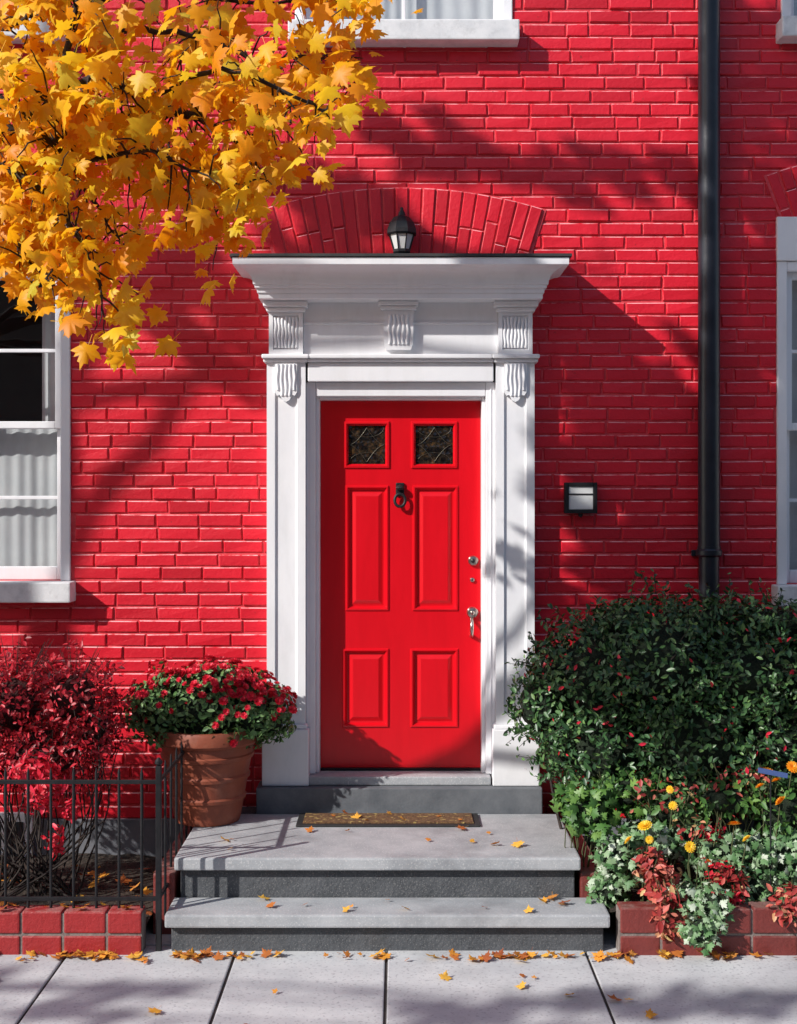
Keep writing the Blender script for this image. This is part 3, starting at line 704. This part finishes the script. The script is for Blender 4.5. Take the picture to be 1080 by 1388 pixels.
HB=[blob(815,920,92,92,-.62,.36),blob(885,895,105,92,-.65,.42),blob(1000,905,120,90,-.6,.44),blob(1130,925,130,105,-.6,.44),
    blob(815,1005,88,80,-.62,.36),blob(930,1000,120,100,-.62,.42),blob(1070,1010,130,100,-.62,.42),blob(1240,960,130,140,-.6,.44),
    blob(755,905,42,42,-.6,.22),blob(735,955,46,50,-.6,.22),blob(770,1010,40,50,-.62,.2),blob(950,850,60,42,-.62,.25),blob(1050,850,60,36,-.62,.25),blob(850,845,50,36,-.62,.22)]
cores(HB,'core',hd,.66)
p,nn=shell(HB,19000,.14,.15); k=len(p)
inst('leaves',OVAL_V,OVAL_F,p,frames(nn+rv(k)*.9,nn*.7+rv(k)*.8+np.array([0,0,.3])),rng.uniform(.024,.048,k),'hedge',hd)
sp=[];lp=[]
p2,n2=shell(HB,620,.03,.15)
for a,b_ in zip(p2,n2):
    a=Vector(a);dirv=(Vector(b_)+Vector((U(-.4,.4),U(-.4,.4),U(-.1,.5)))).normalized(); ll=U(.05,.13)
    sp.append([(*(a-dirv*.05),.0025),(*(a+dirv*ll),.0012)])
    for m in range(7): lp.append(tuple(a+dirv*ll*(m/6)+Vector((U(-.015,.015),U(-.015,.015),U(-.012,.012)))))
tubes('sprigs',sp,'bark',hd,1)
lp=np.array(lp);k=len(lp); inst('sprig_leaves',OVAL_V,OVAL_F,lp,frames(rv(k)+np.array([0,-.4,.5]),rv(k)+np.array([0,0,.4])),rng.uniform(.02,.042,k),'hedge',hd)
p3,n3=shell(HB,2200,.04,.14)
msk=((np.sin(p3[:,0]*7.1+1)+np.sin(p3[:,2]*9+p3[:,0]*4))>.35)|(rng.random(len(p3))<.12)
p3=p3[msk][:420]+n3[msk][:420]*.015; n3=n3[msk][:420]; k=len(p3)
inst('red_leaves',OVAL_V,OVAL_F,p3,frames(n3+rv(k)*.6,rv(k)+np.array([0,0,.5])),rng.uniform(.018,.044,k),'redflower',hd)
st_=[]
for i in range(26):
    x=U(.85,2.6); st_.append(wob([(x,U(-.8,-.4),.15),(x+U(-.1,.1),U(-.8,-.4),.5),(x+U(-.25,.25),U(-.9,-.4),1.0)],.012,.004,4,.01))
tubes('stems',st_,'bark',hd,2)
# left red shrub
rs=empty('red_shrub')
RB=[blob(20,955,75,78,-.72,.28),blob(100,945,66,66,-.72,.26),blob(60,1020,95,66,-.72,.28),blob(-60,970,90,100,-.7,.3),blob(130,990,42,50,-.7,.18)]
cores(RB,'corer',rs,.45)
p,nn=shell(RB,6800,.28,.2); k=len(p)
inst('leaves',OVAL_V,OVAL_F,p,frames(nn+rv(k)*1.0+np.array([-.2,-.2,.2]),rv(k)+nn*.5),rng.uniform(.018,.044,k),'redleaf',rs)
RB2=[blob(62,1075,32,32,-1.05,.1),blob(45,1040,36,22,-1.0,.12),blob(75,1140,14,26,-1.1,.05),blob(95,1100,14,14,-1.1,.05)]
p,nn=shell(RB2,420,.35,.2);k=len(p)
inst('bright_leaves',OVAL_V,OVAL_F,p,frames(nn+rv(k)*.8+np.array([0,-.4,.3]),rv(k)+nn*.5),rng.uniform(.025,.052,k),'redflower',rs)
st_=[]
for i in range(46):
    x=U(-2.25,-1.5); st_.append(wob([(U(-2.1,-1.6),U(-.9,-.6),.1),(x,U(-.9,-.5),.45),(x+U(-.12,.12),U(-.95,-.5),U(.7,1.2))],.006,.0022,4,.012))
p,nn=shell(RB,420,.05,.1)
for a,b_ in zip(p,nn):
    if a[2]>.75: st_.append([(*(a-b_*.12),.002),(*(a+b_*U(.01,.08)+np.array([0,0,.03])),.001)])
tubes('stems',st_,'bark',rs,2)
# potted mums
pot=empty('flower_pot'); pc=(-1.035,-.335,zl)
lathe('pot',[(.160,.001),(.172,.004),(.180,.03),(.196,.12),(.206,.124),(.209,.140),(.201,.150),(.216,.235),(.227,.239),(.230,.256),(.222,.266),(.236,.345),(.249,.350),(.252,.368),(.244,.376),(.250,.42),(.270,.427),(.282,.440),(.284,.490),(.276,.508),(.258,.510),(.252,.498),(.25,.45)],pc,'terra',pot,56)
lathe('compost',[(.05,.44),(.249,.447),(.2,.455)],pc,'soil',pot,32)
mum=empty('chrysanthemum_plant')
MB=[(pc[0]+.0,-.36,.99,.40,.26,.24),(pc[0]-.22,-.36,.98,.24,.2,.18),(pc[0]+.24,-.36,.96,.25,.2,.17),(pc[0]+.02,-.36,1.1,.22,.2,.14)]
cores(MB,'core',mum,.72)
p,nn=shell(MB,4600,.14,.14);k=len(p)
inst('leaves',OVAL_V,OVAL_F,p,frames(nn+rv(k)*.8,rv(k)+nn*.6),rng.uniform(.022,.048,k),'mumleaf',mum)
def rosette(layers):
    V=[];Fc=[]
    for (npet,r,h,tilt,w_) in layers:
        for i in range(npet):
            a=2*math.pi*(i+.5*(r*10%1))/npet; ca,sa=math.cos(a),math.sin(a); b0=len(V)
            for (u,t_,hh) in ((.05,0,0),(.55,w_,.3*tilt),(1,w_*.55,tilt),(1,-w_*.55,tilt),(.55,-w_,.3*tilt)):
                V.append((ca*u*r-sa*t_*r,sa*u*r+ca*t_*r,h+hh*r))
            Fc.append(tuple(range(b0,b0+5)))
    return V,Fc
RV,RF=rosette([(9,1,0,.25,.32),(8,.75,.12,.5,.32),(6,.45,.25,.8,.35)])
p,nn=shell(MB,1100,.02,.14)
wgt=np.clip((p[:,2]-1.0)*5+.13+ (p[:,0]-pc[0])*.6,0.06,1)*(1-.8*np.exp(-((p[:,0]-pc[0]+.02)**2/.035+(p[:,2]-.99)**2/.014)))
sel=(rng.random(len(p))<wgt)&(nn[:,1]<.5); p=p[sel];nn=nn[sel];k=len(p)
inst('flowers',RV,RF,p+nn*.012,frames(nn+rv(k)*.4+np.array([0,-.15,.15]),rv(k)),rng.uniform(.012,.027,k),'redflower',mum)
print('mums',k)
# ------------------------------------------------------------ garden bed plants
def plant(name,blobs,n,size,mat,lv=OVAL_V,lf=OVAL_F,core=None,up=.5,inner=.3,base=.17):
    e=empty(name)
    if core: cores(blobs,core,e,.6)
    p,nn=shell(blobs,n,inner,.25);k=len(p)
    inst('leaves',lv,lf,p,frames(nn*.6+rv(k)*.85+np.array([0,-.35,up]),nn+rv(k)*.7),rng.uniform(size*.45,size*1.3,k),mat,e)
    st_=[]
    for b_ in blobs:
        for _ in range(7): st_.append(wob([(b_[0]+U(-.05,.05),b_[1]+U(-.03,.03),base-.01),(b_[0]+U(-.4,.4)*b_[3],b_[1],(base+b_[2])/2),(b_[0]+U(-.9,.9)*b_[3],b_[1]+U(-.5,.5)*b_[4],b_[2]+U(0,1.3)*b_[5])],.004,.002,3,.008))
    tubes('stems',st_,'stem',e,1); return e
plant('broadleaf_plant',[blob(800,1100,42,34,-.95,.14),blob(850,1075,50,30,-.85,.15),blob(775,1085,22,22,-.9,.1)],620,.05,'green',LOBE_V,LOBE_F,'core')
plant('broadleaf_plant',[blob(985,1085,60,28,-1.0,.12),blob(1060,1100,50,40,-1.0,.14)],520,.045,'green',OVAL_V,OVAL_F,'core')
plant('variegated_groundcover',[blob(840,1165,42,38,-1.08,.13),blob(885,1135,46,28,-1.0,.13),blob(825,1205,30,22,-1.12,.08)],1000,.036,'pale',LOBE_V,LOBE_F,'core')
plant('variegated_groundcover',[blob(985,1160,55,34,-1.08,.13),blob(1060,1160,55,42,-1.08,.14),blob(1020,1205,65,30,-1.12,.1),blob(1120,1160,60,50,-1.08,.14)],1700,.036,'pale',LOBE_V,LOBE_F,'core')
plant('trailing_ivy',[blob(950,1262,32,26,-1.40,.07),blob(925,1215,35,24,-1.25,.10),blob(965,1230,30,30,-1.33,.08)],520,.036,'pale',LOBE_V,LOBE_F,'core')
plant('coleus_plant',[blob(890,1190,28,30,-1.22,.10),blob(905,1235,24,40,-1.34,.07),blob(880,1165,22,18,-1.15,.08)],400,.052,'coleus')
plant('coleus_plant',[blob(985,1200,24,28,-1.22,.08),blob(1068,1225,26,28,-1.34,.07)],230,.045,'coleus')
plant('begonia_plant',[blob(975,1180,26,18,-1.22,.07),blob(1000,1215,16,12,-1.25,.05),blob(965,1130,22,14,-1.05,.06)],130,.036,'redflower')
plant('broadleaf_plant',[blob(905,1100,40,30,-.95,.12),blob(940,1070,34,34,-.9,.1),blob(1030,1060,40,24,-.9,.1)],520,.05,'mumleaf',core='core')
plant('aster_plant',[blob(900,1075,60,30,-1.02,.1),blob(1000,1055,60,24,-1.0,.1),blob(950,1120,50,20,-1.1,.08)],150,.034,'coleus')
DV,DF=rosette([(14,1,0,.15,.2),(12,.8,.1,.3,.2),(10,.55,.2,.5,.22),(7,.3,.25,.8,.3)])
def flowers(name,lst,mat):
    e=empty(name); p=[];s=[];st_=[]
    for px_,py_,y,r in lst:
        q=at(px_,py_,y); p.append(q); s.append(r); st_.append(wob([(q[0]+U(-.05,.05),q[1]+.08,.17),(q[0]+U(-.03,.03),q[1]+.05,(q[2]+.17)/2),(q[0],q[1]+.008,q[2]-.004)],.004,.003,3,.004))
    k=len(p); inst('blooms',DV,DF,p,frames(rv(k)*.8+np.array([-.2,-.55,.75]),rv(k)),np.array(s),mat,e)
    tubes('stems',st_,'stem',e,1)
flowers('yellow_chrysanthemum',[(874,1120,-1.18,.036),(852,1139,-1.2,.026),(908,1070,-1.05,.02),(935,1148,-1.22,.028),(912,1092,-1.08,.022),(1012,1137,-1.25,.024),(880,1138,-1.2,.02)],'yellow')
flowers('orange_marigold',[(995,1118,-1.22,.036),(1042,1047,-1.05,.038),(1058,1086,-1.15,.032),(1030,1066,-1.1,.026),(960,1168,-1.3,.022),(1074,1040,-1.05,.033),(1052,1058,-1.05,.026)],'orange')
lb=empty('plant_label'); q=at(1045,1046,-1.2)
v=[(q[0]-.06,q[1],q[2]+.020),(q[0]+.08,q[1],q[2]-.008),(q[0]+.078,q[1],q[2]-.032),(q[0]-.062,q[1],q[2]-.004)]
v+=[(a_,b_+.006,c_) for a_,b_,c_ in v]
mesh('plate',v,[(0,3,2,1),(4,5,6,7),(0,1,5,4),(1,2,6,5),(2,3,7,6),(3,0,4,7)],'bluelabel',lb)
tubes('stake',[[(q[0],q[1]+.010,.15,.004),(q[0],q[1]+.010,q[2],.004)]],'black',lb,2)
